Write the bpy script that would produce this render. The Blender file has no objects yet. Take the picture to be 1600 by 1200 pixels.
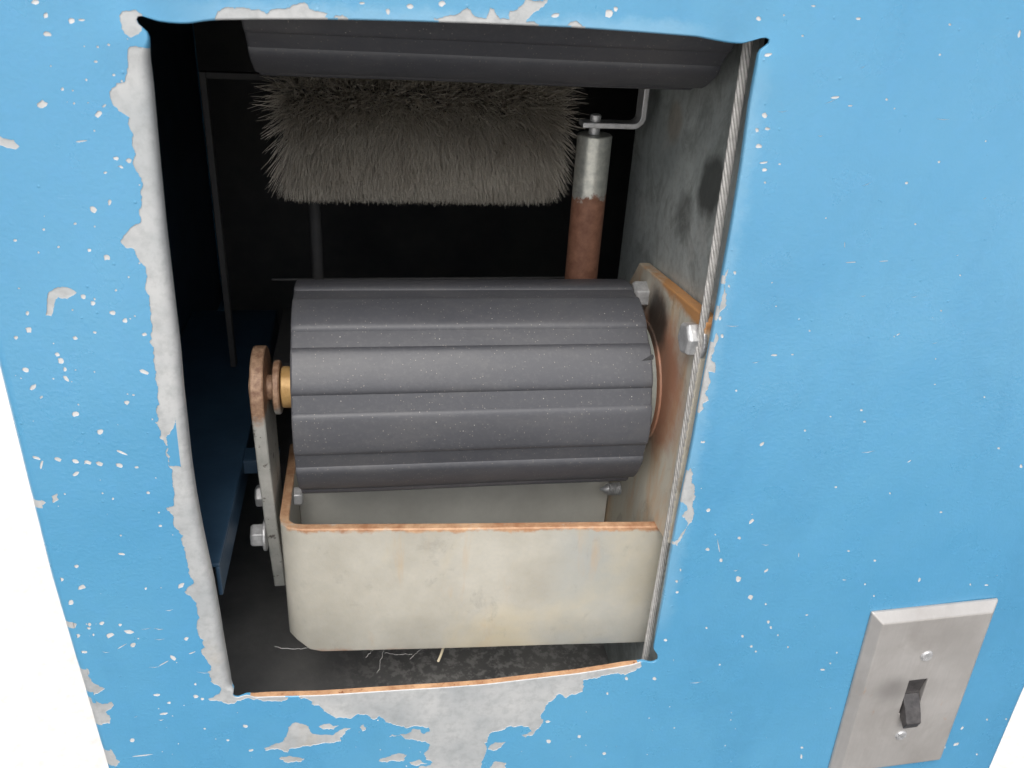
import bpy, bmesh, math, random
from mathutils import Vector, Matrix, noise, geometry
from math import sin, cos, pi, radians, sqrt
random.seed(7)
SC = bpy.context.scene
COL = SC.collection
# ------------------------------------------------------------------ camera
# coordinates below: millimetres, X along the panel, y into the cabinet, d = distance below camera height
F = 1333.0
D0 = 295.0
EYE = 1150.0
def nrm(v):
    return v.normalized()
Dv = nrm(Vector((-160, 2550, F)))
Rv = Vector((8283, -177, F)).normalized()
Rv = nrm(Rv - Dv * Rv.dot(Dv))
Nv = Rv.cross(Dv)
def W(X, y, d):
    return Vector((X, y, EYE - d)) * 0.001
def un(u, v, y=0.0):
    """photo measurement -> panel coordinates (X, d) on the plane at depth y"""
    r = Vector((u - 800, v - 600, F)); t = (D0 + y) / r.dot(Nv)
    P = r * t
    return P.dot(Rv), P.dot(Dv)
cd = bpy.data.cameras.new('camera'); cam = bpy.data.objects.new('camera', cd); COL.objects.link(cam)
cx = Vector((Rv[0], Nv[0], -Dv[0])); cy = -Vector((Rv[1], Nv[1], -Dv[1])); cz = -Vector((Rv[2], Nv[2], -Dv[2]))
m = Matrix((cx, cy, cz)).transposed().to_4x4(); m.translation = W(0, -D0, 0)
cam.matrix_world = m
cd.sensor_width = 36; cd.lens = F / 1600 * 36; cd.clip_start = 0.01; cd.clip_end = 500
cd.dof.use_dof = True; cd.dof.focus_distance = 0.37; cd.dof.aperture_fstop = 26
SC.camera = cam
# ------------------------------------------------------------------ light
wd = bpy.data.worlds.new('World'); SC.world = wd; wd.use_nodes = True
nt = wd.node_tree; bg = nt.nodes['Background']
sky = nt.nodes.new('ShaderNodeTexSky'); sky.sky_type = 'NISHITA'; sky.sun_disc = False
SUN_EL, SUN_AZ = 56, -104        # azimuth: direction towards the sun, measured from +X, counter-clockwise
sky.sun_elevation = radians(SUN_EL); sky.air_density = 1.0; sky.dust_density = 3.5; sky.ozone_density = 0.6
sky.sun_rotation = radians(90 - SUN_AZ)
hs = nt.nodes.new('ShaderNodeHueSaturation'); hs.inputs['Saturation'].default_value = 0.35
nt.links.new(sky.outputs[0], hs.inputs['Color']); nt.links.new(hs.outputs[0], bg.inputs['Color'])
bg.inputs['Strength'].default_value = 0.14
sd = bpy.data.lights.new('sun', 'SUN'); sd.energy = 1.5; sd.angle = radians(50); sd.color = (1, .98, .95)
so = bpy.data.objects.new('sun', sd); COL.objects.link(so)
sdir = Vector((cos(radians(SUN_AZ)) * cos(radians(SUN_EL)), sin(radians(SUN_AZ)) * cos(radians(SUN_EL)), sin(radians(SUN_EL))))
so.rotation_euler = sdir.to_track_quat('Z', 'Y').to_euler(); so.location = (0, 1, 3)
SC.view_settings.view_transform = 'Standard'; SC.view_settings.look = 'None'
SC.view_settings.exposure = 0.55; SC.view_settings.gamma = 1; SC.view_settings.use_curve_mapping = False
SC.render.engine = 'CYCLES'
try:
    SC.cycles.max_bounces = 10; SC.cycles.diffuse_bounces = 6
except Exception: pass

# ------------------------------------------------------------------ materials
class N:
    def __init__(s, name, rough=.5, metal=0.0, spec=.5):
        s.m = bpy.data.materials.new(name); s.m.use_nodes = True
        s.t = s.m.node_tree; s.b = s.t.nodes['Principled BSDF']
        s.b.inputs['Roughness'].default_value = rough; s.b.inputs['Metallic'].default_value = metal
        s.b.inputs['Specular IOR Level'].default_value = spec
        s.co = s.n('ShaderNodeNewGeometry').outputs['Position']
    def n(s, k, **kw):
        x = s.t.nodes.new(k)
        for a, b in kw.items(): setattr(x, a, b)
        return x
    def l(s, a, b): s.t.links.new(a, b)
    def noise(s, scale, detail=5, rough=.55, stretch=(1, 1, 1), dist=0, off=(0, 0, 0)):
        mp = s.n('ShaderNodeMapping'); mp.inputs['Scale'].default_value = stretch; mp.inputs['Location'].default_value = off
        s.l(s.co, mp.inputs['Vector'])
        x = s.n('ShaderNodeTexNoise'); x.inputs['Scale'].default_value = scale; x.inputs['Detail'].default_value = detail
        x.inputs['Roughness'].default_value = rough; x.inputs['Distortion'].default_value = dist
        s.l(mp.outputs[0], x.inputs['Vector']); return x.outputs['Fac']
    def vor(s, scale, feature='F1', rnd=1.0, stretch=(1, 1, 1)):
        mp = s.n('ShaderNodeMapping'); mp.inputs['Scale'].default_value = stretch; s.l(s.co, mp.inputs['Vector'])
        x = s.n('ShaderNodeTexVoronoi', feature=feature); x.inputs['Scale'].default_value = scale
        x.inputs['Randomness'].default_value = rnd
        s.l(mp.outputs[0], x.inputs['Vector']); return x
    def ramp(s, fac, stops):
        x = s.n('ShaderNodeValToRGB'); e = x.color_ramp.elements
        while len(e) < len(stops): e.new(.5)
        for el, (p, c) in zip(e, stops):
            el.position = p; el.color = (c, c, c, 1) if not isinstance(c, tuple) else (*c, 1)
        s.l(fac, x.inputs[0]); return x.outputs[0]
    def mix(s, fac, a, b):
        x = s.n('ShaderNodeMix', data_type='RGBA')
        for sock, v in ((x.inputs[0], fac), (x.inputs[6], a), (x.inputs[7], b)):
            if isinstance(v, tuple): sock.default_value = (*v, 1)
            elif isinstance(v, (int, float)): sock.default_value = v
            else: s.l(v, sock)
        return x.outputs[2]
    def math(s, op, a, b=0.0, c=0.0):
        x = s.n('ShaderNodeMath', operation=op)
        for i, v in enumerate((a, b, c)):
            if isinstance(v, (int, float)): x.inputs[i].default_value = v
            else: s.l(v, x.inputs[i])
        return x.outputs[0]
    def xyz(s):
        x = s.n('ShaderNodeSeparateXYZ'); s.l(s.co, x.inputs[0]); return x.outputs
    def band(s, v, lo, hi, soft):
        """1 inside lo..hi with soft ends"""
        a = s.n('ShaderNodeMapRange', interpolation_type='SMOOTHSTEP'); s.l(v, a.inputs[0])
        a.inputs[1].default_value = lo - soft; a.inputs[2].default_value = lo + soft
        b = s.n('ShaderNodeMapRange', interpolation_type='SMOOTHSTEP'); s.l(v, b.inputs[0])
        b.inputs[1].default_value = hi - soft; b.inputs[2].default_value = hi + soft
        return s.math('SUBTRACT', a.outputs[0], b.outputs[0])
    def blob(s, X, y, d, r, soft=.5, wob=.6, wscale=60):
        """a stain or patch round a point (mm), with a ragged rim"""
        vm = s.n('ShaderNodeVectorMath', operation='DISTANCE'); s.l(s.co, vm.inputs[0]); vm.inputs[1].default_value = W(X, y, d)
        q = s.math('DIVIDE', vm.outputs['Value'], r * .001)
        nn = s.noise(wscale, 6, .65)
        q = s.math('ADD', q, s.math('MULTIPLY', s.math('SUBTRACT', nn, .5), wob * 2))
        a = s.n('ShaderNodeMapRange', interpolation_type='SMOOTHSTEP'); s.l(q, a.inputs[0])
        a.inputs[1].default_value = 1 + soft; a.inputs[2].default_value = 1 - soft
        return a.outputs[0]
    def base(s, c):
        if isinstance(c, tuple): s.b.inputs['Base Color'].default_value = (*c, 1)
        else: s.l(c, s.b.inputs['Base Color'])
    def rough(s, c): s.l(c, s.b.inputs['Roughness'])
    def bump(s, h, dist, strength=1.0):
        x = s.n('ShaderNodeBump'); x.inputs['Distance'].default_value = dist; x.inputs['Strength'].default_value = strength
        s.l(h, x.inputs['Height'])
        prev = s.b.inputs['Normal'].links
        if prev: s.l(prev[0].from_socket, x.inputs['Normal'])
        s.l(x.outputs[0], s.b.inputs['Normal'])

CHIP_RANGE = []
def mat_paint():
    a = N('blue_paint', .38, 0, .75)
    big = a.noise(9, 4, .5); fine = a.noise(140, 5, .6)
    c = a.mix(a.ramp(big, [(.3, 0.0), (.7, 1.0)]), (.068, .268, .455), (.082, .292, .485))
    fade = a.noise(5, 5, .6, (1, 1, .7), .5, (1, 4, 3))
    c = a.mix(a.math('MULTIPLY', a.ramp(fade, [(.38, 0.0), (.68, 1.0)]), .6), c, (.115, .335, .50))
    gm = a.ramp(a.noise(14, 7, .7, (1, 1, .35), .6, (8, 2, 6)), [(.50, 0.0), (.72, 1.0)])
    c = a.mix(a.math('MULTIPLY', gm, .35), c, (.050, .205, .36))
    c = a.mix(a.math('MULTIPLY', a.ramp(fine, [(.45, 0.0), (.75, 1.0)]), .25), c, (.09, .31, .56))
    # chalky scuffs and tiny pinhole chips
    sc = a.noise(55, 7, .7, (1, 1, 4)); scm = a.ramp(sc, [(.66, 0.0), (.74, 1.0)])
    c = a.mix(a.math('MULTIPLY', scm, .35), c, (.22, .43, .62))
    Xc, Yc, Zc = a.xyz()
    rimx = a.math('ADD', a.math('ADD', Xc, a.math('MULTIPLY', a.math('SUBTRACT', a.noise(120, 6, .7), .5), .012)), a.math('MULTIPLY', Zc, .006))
    rim_glow = a.math('MULTIPLY', a.band(rimx, .130, .1435, .004), a.band(Zc, (EYE - 290) * .001, (EYE - 36) * .001, .012))
    c = a.mix(a.math('MULTIPLY', rim_glow, .16), c, (.42, .60, .70))  # pale right-rim band: light caught on the bend, painted into the colour
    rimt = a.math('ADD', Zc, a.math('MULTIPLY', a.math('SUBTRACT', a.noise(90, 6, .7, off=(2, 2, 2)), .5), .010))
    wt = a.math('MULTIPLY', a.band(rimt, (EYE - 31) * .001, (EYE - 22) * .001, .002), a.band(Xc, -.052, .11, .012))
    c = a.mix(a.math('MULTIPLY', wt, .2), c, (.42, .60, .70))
    vo = a.vor(130); sp = a.ramp(vo.outputs['Distance'], [(.045, 1.0), (.075, 0.0)])
    pick = a.ramp(a.noise(22, 3), [(.64, 0.0), (.7, 1.0)])
    c = a.mix(a.math('MULTIPLY', sp, pick), c, (.62, .66, .68))
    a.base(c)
    a.rough(a.ramp(a.noise(30, 5), [(.3, .24), (.7, .36)]))
    a.bump(a.noise(650, 3, .5), .0002, .55)
    a.bump(a.noise(40, 3, .5), .0006, .35)
    a.bump(sp, .0003, .4)
    return a.m
def mat_galv():
    a = N('bare_galvanised', .42, .15, .5)
    n1 = a.noise(35, 6, .6); n2 = a.noise(220, 5, .7)
    c = a.mix(a.ramp(n1, [(.3, 0.0), (.7, 1.0)]), (.37, .388, .395), (.53, .53, .52))
    c = a.mix(a.math('MULTIPLY', a.ramp(n2, [(.45, 0.0), (.7, 1.0)]), .5), c, (.27, .28, .28))
    sc = a.ramp(a.noise(45, 7, .75, (1, 1, 2.2), .5, (5, 5, 5)), [(.60, 0.0), (.68, 1.0)])
    c = a.mix(a.math('MULTIPLY', sc, .4), c, (.58, .58, .56))
    st = a.ramp(a.noise(16, 6, .65, off=(3, 1, 2)), [(.6, 0.0), (.72, 1.0)])
    c = a.mix(a.math('MULTIPLY', st, .35), c, (.50, .40, .27))
    a.base(c); a.rough(a.ramp(n1, [(.3, .32), (.7, .5)])); a.bump(n2, .0003, .35)
    return a.m
def mat_rust():
    a = N('edge_rust', .8, 0, .3)
    n1 = a.noise(90, 7, .7); n2 = a.noise(420, 4, .6)
    c = a.mix(a.ramp(n1, [(.35, 0.0), (.65, 1.0)]), (.33, .165, .085), (.56, .34, .19))
    c = a.mix(a.ramp(n2, [(.62, 0.0), (.7, 1.0)]), c, (.22, .085, .04))
    a.base(c); a.bump(n2, .0005, .6); return a.m
def mat_strap():
    a = N('bracket_metal', .5, .05, .4)
    X, Y, Z = a.xyz()
    n1 = a.noise(28, 6, .65); n2 = a.noise(420, 4, .7)
    c = a.mix(a.ramp(n1, [(.35, 0.0), (.65, 1.0)]), (.385, .36, .30), (.48, .455, .39))
    c = a.mix(a.math('MULTIPLY', a.ramp(n2, [(.4, 0.0), (.7, 1.0)]), .30), c, (.39, .385, .36))
    w = a.noise(11, 5, .6, (1, 1, .6), .8, (4, 7, 2)); c = a.mix(a.math('MULTIPLY', a.ramp(w, [(.5, 0.0), (.62, 1.0)]), .5), c, (.55, .465, .30))
    # bluish grey smear towards the right end
    sm = a.math('MULTIPLY', a.band(X, .092, .128, .018), a.ramp(a.noise(24, 5, .6), [(.35, .2), (.6, 1.0)]))
    c = a.mix(a.math('MULTIPLY', sm, .65), c, (.30, .325, .33))
    vo = a.vor(95); sp = a.ramp(vo.outputs['Distance'], [(.05, 1.0), (.12, 0.0)])
    c = a.mix(a.math('MULTIPLY', sp, a.ramp(a.noise(18, 3, off=(9, 2, 1)), [(.66, 0.0), (.69, 1.0)])), c, (.33, .17, .10))
    dr = a.ramp(a.noise(48, 6, .7, (1, 1, .16), .3, (6, 1, 4)), [(.56, 0.0), (.70, 1.0)])
    c = a.mix(a.math('MULTIPLY', dr, .55), c, (.47, .34, .21))
    gr = a.ramp(a.noise(70, 7, .75, (1, 1, .8), .4, (2, 9, 5)), [(.58, 0.0), (.70, 1.0)])
    c = a.mix(a.math('MULTIPLY', gr, .5), c, (.29, .275, .24))
    # rust creeping down from the top edge and up from the bottom edge
    top = a.math('ADD', a.math('SUBTRACT', Z, a.math('MULTIPLY', X, .028)), a.math('MULTIPLY', a.math('SUBTRACT', a.noise(75, 6, .7), .5), .010))
    rm = a.n('ShaderNodeMapRange'); a.l(top, rm.inputs[0]); rm.inputs[1].default_value = (EYE - 256.8) * .001; rm.inputs[2].default_value = (EYE - 255.2) * .001
    rr = a.mix(a.ramp(a.noise(130, 6, .7), [(.35, 0.0), (.65, 1.0)]), (.34, .165, .085), (.55, .35, .21))
    c = a.mix(rm.outputs[0], c, rr)
    bt = a.math('ADD', Z, a.math('MULTIPLY', a.math('SUBTRACT', a.noise(60, 6, .7), .5), .012))
    rb = a.n('ShaderNodeMapRange'); a.l(bt, rb.inputs[0]); rb.inputs[1].default_value = (EYE - 331) * .001; rb.inputs[2].default_value = (EYE - 335) * .001
    c = a.mix(a.math('MULTIPLY', rb.outputs[0], .8), c, (.35, .17, .10))
    a.base(c); a.bump(n2, .0003, .4); a.bump(n1, .001, .2); a.rough(a.ramp(n1, [(.3, .4), (.7, .6)]))
    return a.m
def mat_sideplate():
    """galvanised wall / bracket on the right: smears, oil, rust"""
    a = N('stained_wall_metal', .4, .2, .5)
    n1 = a.noise(20, 6, .65, (1, 1, .6), .7); n2 = a.noise(250, 5, .7)
    c = a.mix(a.ramp(n1, [(.3, 0.0), (.7, 1.0)]), (.38, .42, .415), (.58, .62, .60))
    st = a.ramp(a.noise(30, 7, .72, (1, 1.0, .75), 1.1, (2, 5, 1)), [(.5, 0.0), (.58, 1.0)])
    c = a.mix(a.math('MULTIPLY', st, .45), c, (.17, .185, .17))
    wh = a.ramp(a.noise(75, 6, .7, (1, .8, .6), .4, (8, 8, 1)), [(.56, 0.0), (.63, 1.0)])
    c = a.mix(a.math('MULTIPLY', wh, .6), c, (.50, .52, .50))
    # dark oily scuff high on the wall
    c = a.mix(a.math('MULTIPLY', a.blob(140, 42, 88, 13, .35, .7, 50), .85), c, (.03, .035, .035))
    c = a.mix(a.math('MULTIPLY', a.blob(140, 70, 108, 10, .5, .9, 60), .45), c, (.05, .055, .05))
    c = a.mix(a.math('MULTIPLY', a.blob(140, 98, 72, 9, .4, .5, 80), .4), c, (.30, .19, .08))
    c = a.mix(a.math('MULTIPLY', a.ramp(n2, [(.45, 0.0), (.7, 1.0)]), .35), c, (.14, .15, .14))
    a.base(c); a.bump(n1, .002, .25); a.bump(n2, .0003, .5); a.rough(a.ramp(n1, [(.3, .3), (.7, .5)]))
    return a.m
def mat_rustyplate():
    a = N('rust_streaked_plate', .55, .05, .4)
    X, Y, Z = a.xyz()
    n1 = a.noise(30, 6, .65, (1, 1, .5), .6); n2 = a.noise(260, 5, .7)
    c = a.mix(a.ramp(n1, [(.3, 0.0), (.7, 1.0)]), (.50, .46, .38), (.64, .60, .50))
    st = a.ramp(a.noise(34, 6, .7, (1, 1.5, .4), .4, (1, 3, 6)), [(.48, 0.0), (.62, 1.0)])
    c = a.mix(a.math('MULTIPLY', st, .65), c, (.56, .35, .18))
    c = a.mix(a.math('MULTIPLY', a.blob(134, 58, 184, 34, .35, .6, 55), .9), c, (.42, .19, .115))
    c = a.mix(a.math('MULTIPLY', a.blob(134, 66, 158, 14, .4, .5, 60), .9), c, (.04, .035, .03))
    c = a.mix(a.math('MULTIPLY', a.blob(134, 62, 214, 9, .5, .5, 60), .9), c, (.02, .02, .02))
    c = a.mix(a.math('MULTIPLY', a.blob(134, 60, 300, 34, .4, .4, 40), .5), c, (.52, .49, .40))
    tp = a.math('ADD', Z, a.math('MULTIPLY', a.math('SUBTRACT', a.noise(90, 6, .7), .5), .014))
    rm = a.n('ShaderNodeMapRange'); a.l(tp, rm.inputs[0]); rm.inputs[1].default_value = (EYE - 143) * .001; rm.inputs[2].default_value = (EYE - 139) * .001
    c = a.mix(rm.outputs[0], c, (.50, .25, .10))
    dk = a.ramp(a.noise(60, 7, .75, (1, .8, .5), .6, (9, 1, 2)), [(.55, 0.0), (.68, 1.0)])
    c = a.mix(a.math('MULTIPLY', dk, .5), c, (.22, .17, .12))
    a.base(c); a.bump(n2, .0004, .6); return a.m
def mat_rubber():
    a = N('black_rubber', .48, 0, .5)
    n1 = a.noise(20, 5, .6, (.3, 1, 1)); n2 = a.noise(500, 4, .7)
    c = a.mix(a.ramp(n1, [(.3, 0.0), (.7, 1.0)]), (.048, .049, .056), (.066, .067, .075))
    c = a.mix(a.math('MULTIPLY', a.ramp(n2, [(.5, 0.0), (.75, 1.0)]), .35), c, (.11, .11, .11))
    v = a.vor(420); s1 = a.ramp(v.outputs['Distance'], [(.07, 1.0), (.12, 0.0)])
    cc = a.n('ShaderNodeSeparateColor'); a.l(v.outputs['Color'], cc.inputs[0])
    pk = a.ramp(cc.outputs[0], [(.93, 0.0), (.94, 1.0)])
    c = a.mix(a.math('MULTIPLY', s1, pk), c, (.38, .36, .33))
    du = a.ramp(a.noise(26, 7, .7, (.5, 1, 1), .5, (3, 3, 3)), [(.48, 0.0), (.72, 1.0)])
    c = a.mix(a.math('MULTIPLY', du, .4), c, (.125, .12, .115))
    v2 = a.vor(900); s2 = a.ramp(v2.outputs['Distance'], [(.16, 1.0), (.22, 0.0)])
    c2 = a.n('ShaderNodeSeparateColor'); a.l(v2.outputs['Color'], c2.inputs[0])
    c = a.mix(a.math('MULTIPLY', a.math('MULTIPLY', s2, a.ramp(c2.outputs[0], [(.82, 0.0), (.83, 1.0)])), .6), c, (.30, .27, .23))
    a.base(c); a.bump(n2, .0002, .4); a.bump(a.noise(14, 3, .5, (.6, 1, 1)), .0022, .5)
    a.rough(a.ramp(n1, [(.3, .40), (.7, .55)])); return a.m
def mat_simple(name, c1, c2, rough=.5, metal=0., scale=60, bump=.0003, spec=.5, spot=None):
    a = N(name, rough, metal, spec)
    n1 = a.noise(scale, 6, .65)
    c = a.mix(a.ramp(n1, [(.35, 0.0), (.65, 1.0)]), c1, c2)
    if spot:
        sp = a.ramp(a.noise(scale * .5, 6, .7, off=(5, 4, 2)), [(spot[1], 0.0), (spot[1] + .06, 1.0)])
        c = a.mix(sp, c, spot[0])
    a.base(c); a.bump(a.noise(scale * 5, 4, .6), bump, .5); return a.m
def mat_floor():
    a = N('dirty_floor', .6, 0, .4)
    n1 = a.noise(18, 6, .65)
    c = a.mix(a.ramp(n1, [(.35, 0.0), (.65, 1.0)]), (.12, .12, .12), (.20, .197, .19))
    X, Y, Z = a.xyz()
    v = a.noise(170, 7, .72, dist=.15); s1 = a.ramp(v, [(.50, 0.0), (.58, 1.0)])
    c = a.mix(a.math('MULTIPLY', a.math('MULTIPLY', s1, a.band(X, -.005, .15, .045)), .65), c, (.42, .41, .39))
    a.base(c); a.bump(v, .001, .5); return a.m
def mat_pipe():
    a = N('half_rusted_tube', .35, .5, .5)
    X, Y, Z = a.xyz()
    z2 = a.math('ADD', Z, a.math('MULTIPLY', a.math('SUBTRACT', a.noise(150, 6, .7), .5), .020))
    rm = a.n('ShaderNodeMapRange'); a.l(z2, rm.inputs[0]); rm.inputs[1].default_value = (EYE - 112) * .001; rm.inputs[2].default_value = (EYE - 114.5) * .001
    n2 = a.noise(200, 5, .7)
    g = a.mix(a.ramp(n2, [(.35, 0.0), (.65, 1.0)]), (.40, .41, .38), (.62, .62, .56))
    r = a.mix(a.ramp(n2, [(.3, 0.0), (.7, 1.0)]), (.15, .062, .036), (.27, .13, .08))
    a.base(a.mix(rm.outputs[0], g, r)); a.bump(n2, .0005, .6)
    mt = a.math('MULTIPLY', a.math('SUBTRACT', 1.0, rm.outputs[0]), .6); a.l(mt, a.b.inputs['Metallic'])
    a.rough(a.math('ADD', a.math('MULTIPLY', rm.outputs[0], .35), .32)); return a.m
def mat_arm():
    a = N('pitted_arm', .5, .1, .5)
    X, Y, Z = a.xyz(); n1 = a.noise(60, 6, .7); n2 = a.noise(300, 4, .7)
    c = a.mix(a.ramp(n1, [(.35, 0.0), (.65, 1.0)]), (.36, .36, .33), (.52, .51, .47))
    c = a.mix(a.ramp(a.noise(170, 6, .7, off=(1, 2, 3)), [(.60, 0.0), (.66, 1.0)]), c, (.10, .085, .075))
    z2 = a.math('ADD', Z, a.math('MULTIPLY', a.math('SUBTRACT', n1, .5), .03))
    rm = a.n('ShaderNodeMapRange'); a.l(z2, rm.inputs[0]); rm.inputs[1].default_value = (EYE - 205) * .001; rm.inputs[2].default_value = (EYE - 200) * .001
    r = a.mix(a.ramp(n2, [(.35, 0.0), (.65, 1.0)]), (.24, .13, .08), (.48, .31, .20))
    c = a.mix(rm.outputs[0], c, r)
    c = a.mix(a.math('MULTIPLY', a.blob(-53, 60, 288, 5, .4, .5, 200), .8), c, (.50, .26, .08))
    a.base(c); a.bump(n2, .0006, .6); return a.m
def mat_plate():
    a = N('brushed_steel', .34, .35, .5)
    n1 = a.noise(25, 6, .65); n2 = a.noise(160, 4, .6, (1, 1, .12)); n3 = a.noise(900, 2, .5, (1, 1, .08))
    c = a.mix(a.ramp(n1, [(.35, 0.0), (.65, 1.0)]), (.39, .37, .35), (.47, .45, .43))
    c = a.mix(a.math('MULTIPLY', a.ramp(n3, [(.3, 0.0), (.7, 1.0)]), .3), c, (.36, .345, .33))
    st = a.ramp(a.noise(95, 5, .65, (1, 1, .5), off=(3, 3, 7)), [(.64, 0.0), (.70, 1.0)])
    c = a.mix(a.math('MULTIPLY', st, .45), c, (.46, .25, .13))
    c = a.mix(a.math('MULTIPLY', a.blob(268, -5, 343, 8, .7, .35, 60), .45), c, (.13, .12, .115))  # soft dark patch left of the toggle lever
    sm = a.ramp(a.noise(40, 6, .65, (1, 1, .7), .6, (7, 7, 7)), [(.5, 0.0), (.7, 1.0)])
    c = a.mix(a.math('MULTIPLY', sm, .4), c, (.30, .275, .255))
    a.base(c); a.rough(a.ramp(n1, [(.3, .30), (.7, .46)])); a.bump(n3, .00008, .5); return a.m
def mat_ground():
    a = N('pale_gravel', .9, 0, .2)
    v = a.noise(60, 7, .7); n1 = a.noise(3, 5, .6)
    c = a.mix(a.ramp(v, [(.35, 0.0), (.65, 1.0)]), (.64, .61, .56), (.78, .765, .74))
    c = a.mix(a.math('MULTIPLY', a.ramp(n1, [(.4, 0.0), (.6, 1.0)]), .4), c, (.60, .57, .53))
    a.base(c); a.bump(v, .004, .4); return a.m
def mat_bristle():
    a = N('bristle_fibre', .6, 0, .3)
    n1 = a.noise(40, 5, .6); oi = a.noise(1500, 2, .5)
    c = a.mix(a.ramp(n1, [(.35, 0.0), (.65, 1.0)]), (.44, .40, .345), (.58, .545, .48))
    c = a.mix(a.math('MULTIPLY', a.ramp(oi, [(.4, 0.0), (.6, 1.0)]), .5), c, (.34, .30, .24))
    a.base(c); return a.m
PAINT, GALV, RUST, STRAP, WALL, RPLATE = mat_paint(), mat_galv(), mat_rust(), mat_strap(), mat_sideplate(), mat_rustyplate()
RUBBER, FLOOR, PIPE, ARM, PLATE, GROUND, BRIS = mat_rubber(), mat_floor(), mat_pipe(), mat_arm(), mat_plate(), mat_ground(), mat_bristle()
CHIP = mat_simple('chipped_primer', (.46, .46, .45), (.60, .60, .60), .5, .0, 120, .0002)
BOLT = mat_simple('zinc_bolt', (.38, .38, .38), (.60, .60, .60), .38, .45, 200, .0004)
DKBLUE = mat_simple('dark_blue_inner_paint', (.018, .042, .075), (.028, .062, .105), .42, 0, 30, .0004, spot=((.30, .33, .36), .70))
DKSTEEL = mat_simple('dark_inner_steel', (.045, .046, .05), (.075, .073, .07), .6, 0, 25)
CABLE = mat_simple('wire_strand', (.38, .37, .35), (.54, .525, .50), .42, .15, 300, .0002)
BRASS = mat_simple('brass_bushing', (.50, .29, .10), (.68, .43, .18), .45, .2, 150)
BLACKP = mat_simple('black_plastic', (.030, .028, .028), (.065, .06, .06), .35, 0, 250, .0002, spot=((.25, .23, .22), .66))
STRAW = mat_simple('dry_straw', (.62, .52, .34), (.75, .66, .48), .7)
WEBM = mat_simple('cobweb_thread', (.45, .44, .42), (.55, .54, .52), .6)
RUSTDK = mat_simple('brown_rust', (.20, .085, .045), (.42, .20, .12), .75, 0, 90, .0006)
PALE = mat_simple('grey_gasket', (.25, .27, .24), (.34, .35, .31), .5, 0, 90)

# ------------------------------------------------------------------ mesh helpers
def link(name, verts, faces, mats, parent=None, smooth=False, fm=None, bevel=0, seg=2, auto=None):
    me = bpy.data.meshes.new(name); me.from_pydata([tuple(v) for v in verts], [], faces); me.update()
    if not isinstance(mats, (list, tuple)): mats = [mats]
    for x in mats: me.materials.append(x)
    if fm:
        for p, i in zip(me.polygons, fm): p.material_index = i
    bm = bmesh.new(); bm.from_mesh(me)
    if fm is None or len(me.polygons) < 3000:
        bmesh.ops.recalc_face_normals(bm, faces=bm.faces)
    bm.to_mesh(me); bm.free()
    if smooth:
        for p in me.polygons: p.use_smooth = True
        if auto:
            me.set_sharp_from_angle(angle=radians(auto))
    o = bpy.data.objects.new(name, me); COL.objects.link(o)
    if bevel:
        b = o.modifiers.new('bevel', 'BEVEL'); b.width = bevel * .001; b.segments = seg; b.limit_method = 'ANGLE'
    if parent: o.parent = parent; o.matrix_parent_inverse = Matrix.Translation(-parent.location)
    return o
def thing(name, label, cat, X, y, d, group=None):
    o = bpy.data.objects.new(name, None); COL.objects.link(o); o.location = W(X, y, d); o.empty_display_size = .02
    o['label'] = label; o['category'] = cat
    if group: o['group'] = group
    return o
def tag(o, label, cat, group=None):
    o['label'] = label; o['category'] = cat
    if group: o['group'] = group
    return o
def box(x0, x1, y0, y1, d0, d1):
    v = [W(x, y, d) for x in (x0, x1) for y in (y0, y1) for d in (d0, d1)]
    f = [(0, 1, 3, 2), (4, 6, 7, 5), (0, 4, 5, 1), (2, 3, 7, 6), (0, 2, 6, 4), (1, 5, 7, 3)]
    return v, f
def merge(*parts):
    V, Fc = [], []
    for v, f in parts:
        k = len(V); V += list(v); Fc += [tuple(i + k for i in q) for q in f]
    return V, Fc
def lathe(axis_o, axis_d, prof, n=48, rfun=None):
    """prof: list of (t along axis mm, radius mm); axis_o (X,y,d) ; axis_d direction in (X,y,d)"""
    o = Vector(axis_o); a = Vector(axis_d).normalized()
    b = a.orthogonal().normalized(); c = a.cross(b)
    V, Fc = [], []
    for t, r in prof:
        for k in range(n):
            th = 2 * pi * k / n
            p = o + a * t + (b * cos(th) + c * sin(th)) * r
            V.append(W(*p))
    for i in range(len(prof) - 1):
        for k in range(n):
            k2 = (k + 1) % n
            Fc.append((i * n + k, i * n + k2, (i + 1) * n + k2, (i + 1) * n + k))
    if prof[0][1] > .01: Fc.append(tuple(range(n)))
    if prof[-1][1] > .01: Fc.append(tuple((len(prof) - 1) * n + k for k in range(n)))
    return V, Fc
def tube(pts, r, n=10, mm=True, taper=None):
    P = [Vector(p) for p in pts]; V, Fc = [], []
    prev = None
    for i, p in enumerate(P):
        t = (P[min(i + 1, len(P) - 1)] - P[max(i - 1, 0)]).normalized()
        b = t.orthogonal().normalized() if prev is None else (prev - t * prev.dot(t)).normalized()
        prev = b; c = t.cross(b)
        rr = r if taper is None else r * taper[i]
        for k in range(n):
            th = 2 * pi * k / n
            V.append(W(*(p + (b * cos(th) + c * sin(th)) * rr)))
    for i in range(len(P) - 1):
        for k in range(n):
            k2 = (k + 1) % n
            Fc.append((i * n + k, i * n + k2, (i + 1) * n + k2, (i + 1) * n + k))
    Fc.append(tuple(range(n))); Fc.append(tuple((len(P) - 1) * n + k for k in range(n)))
    return V, Fc
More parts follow.
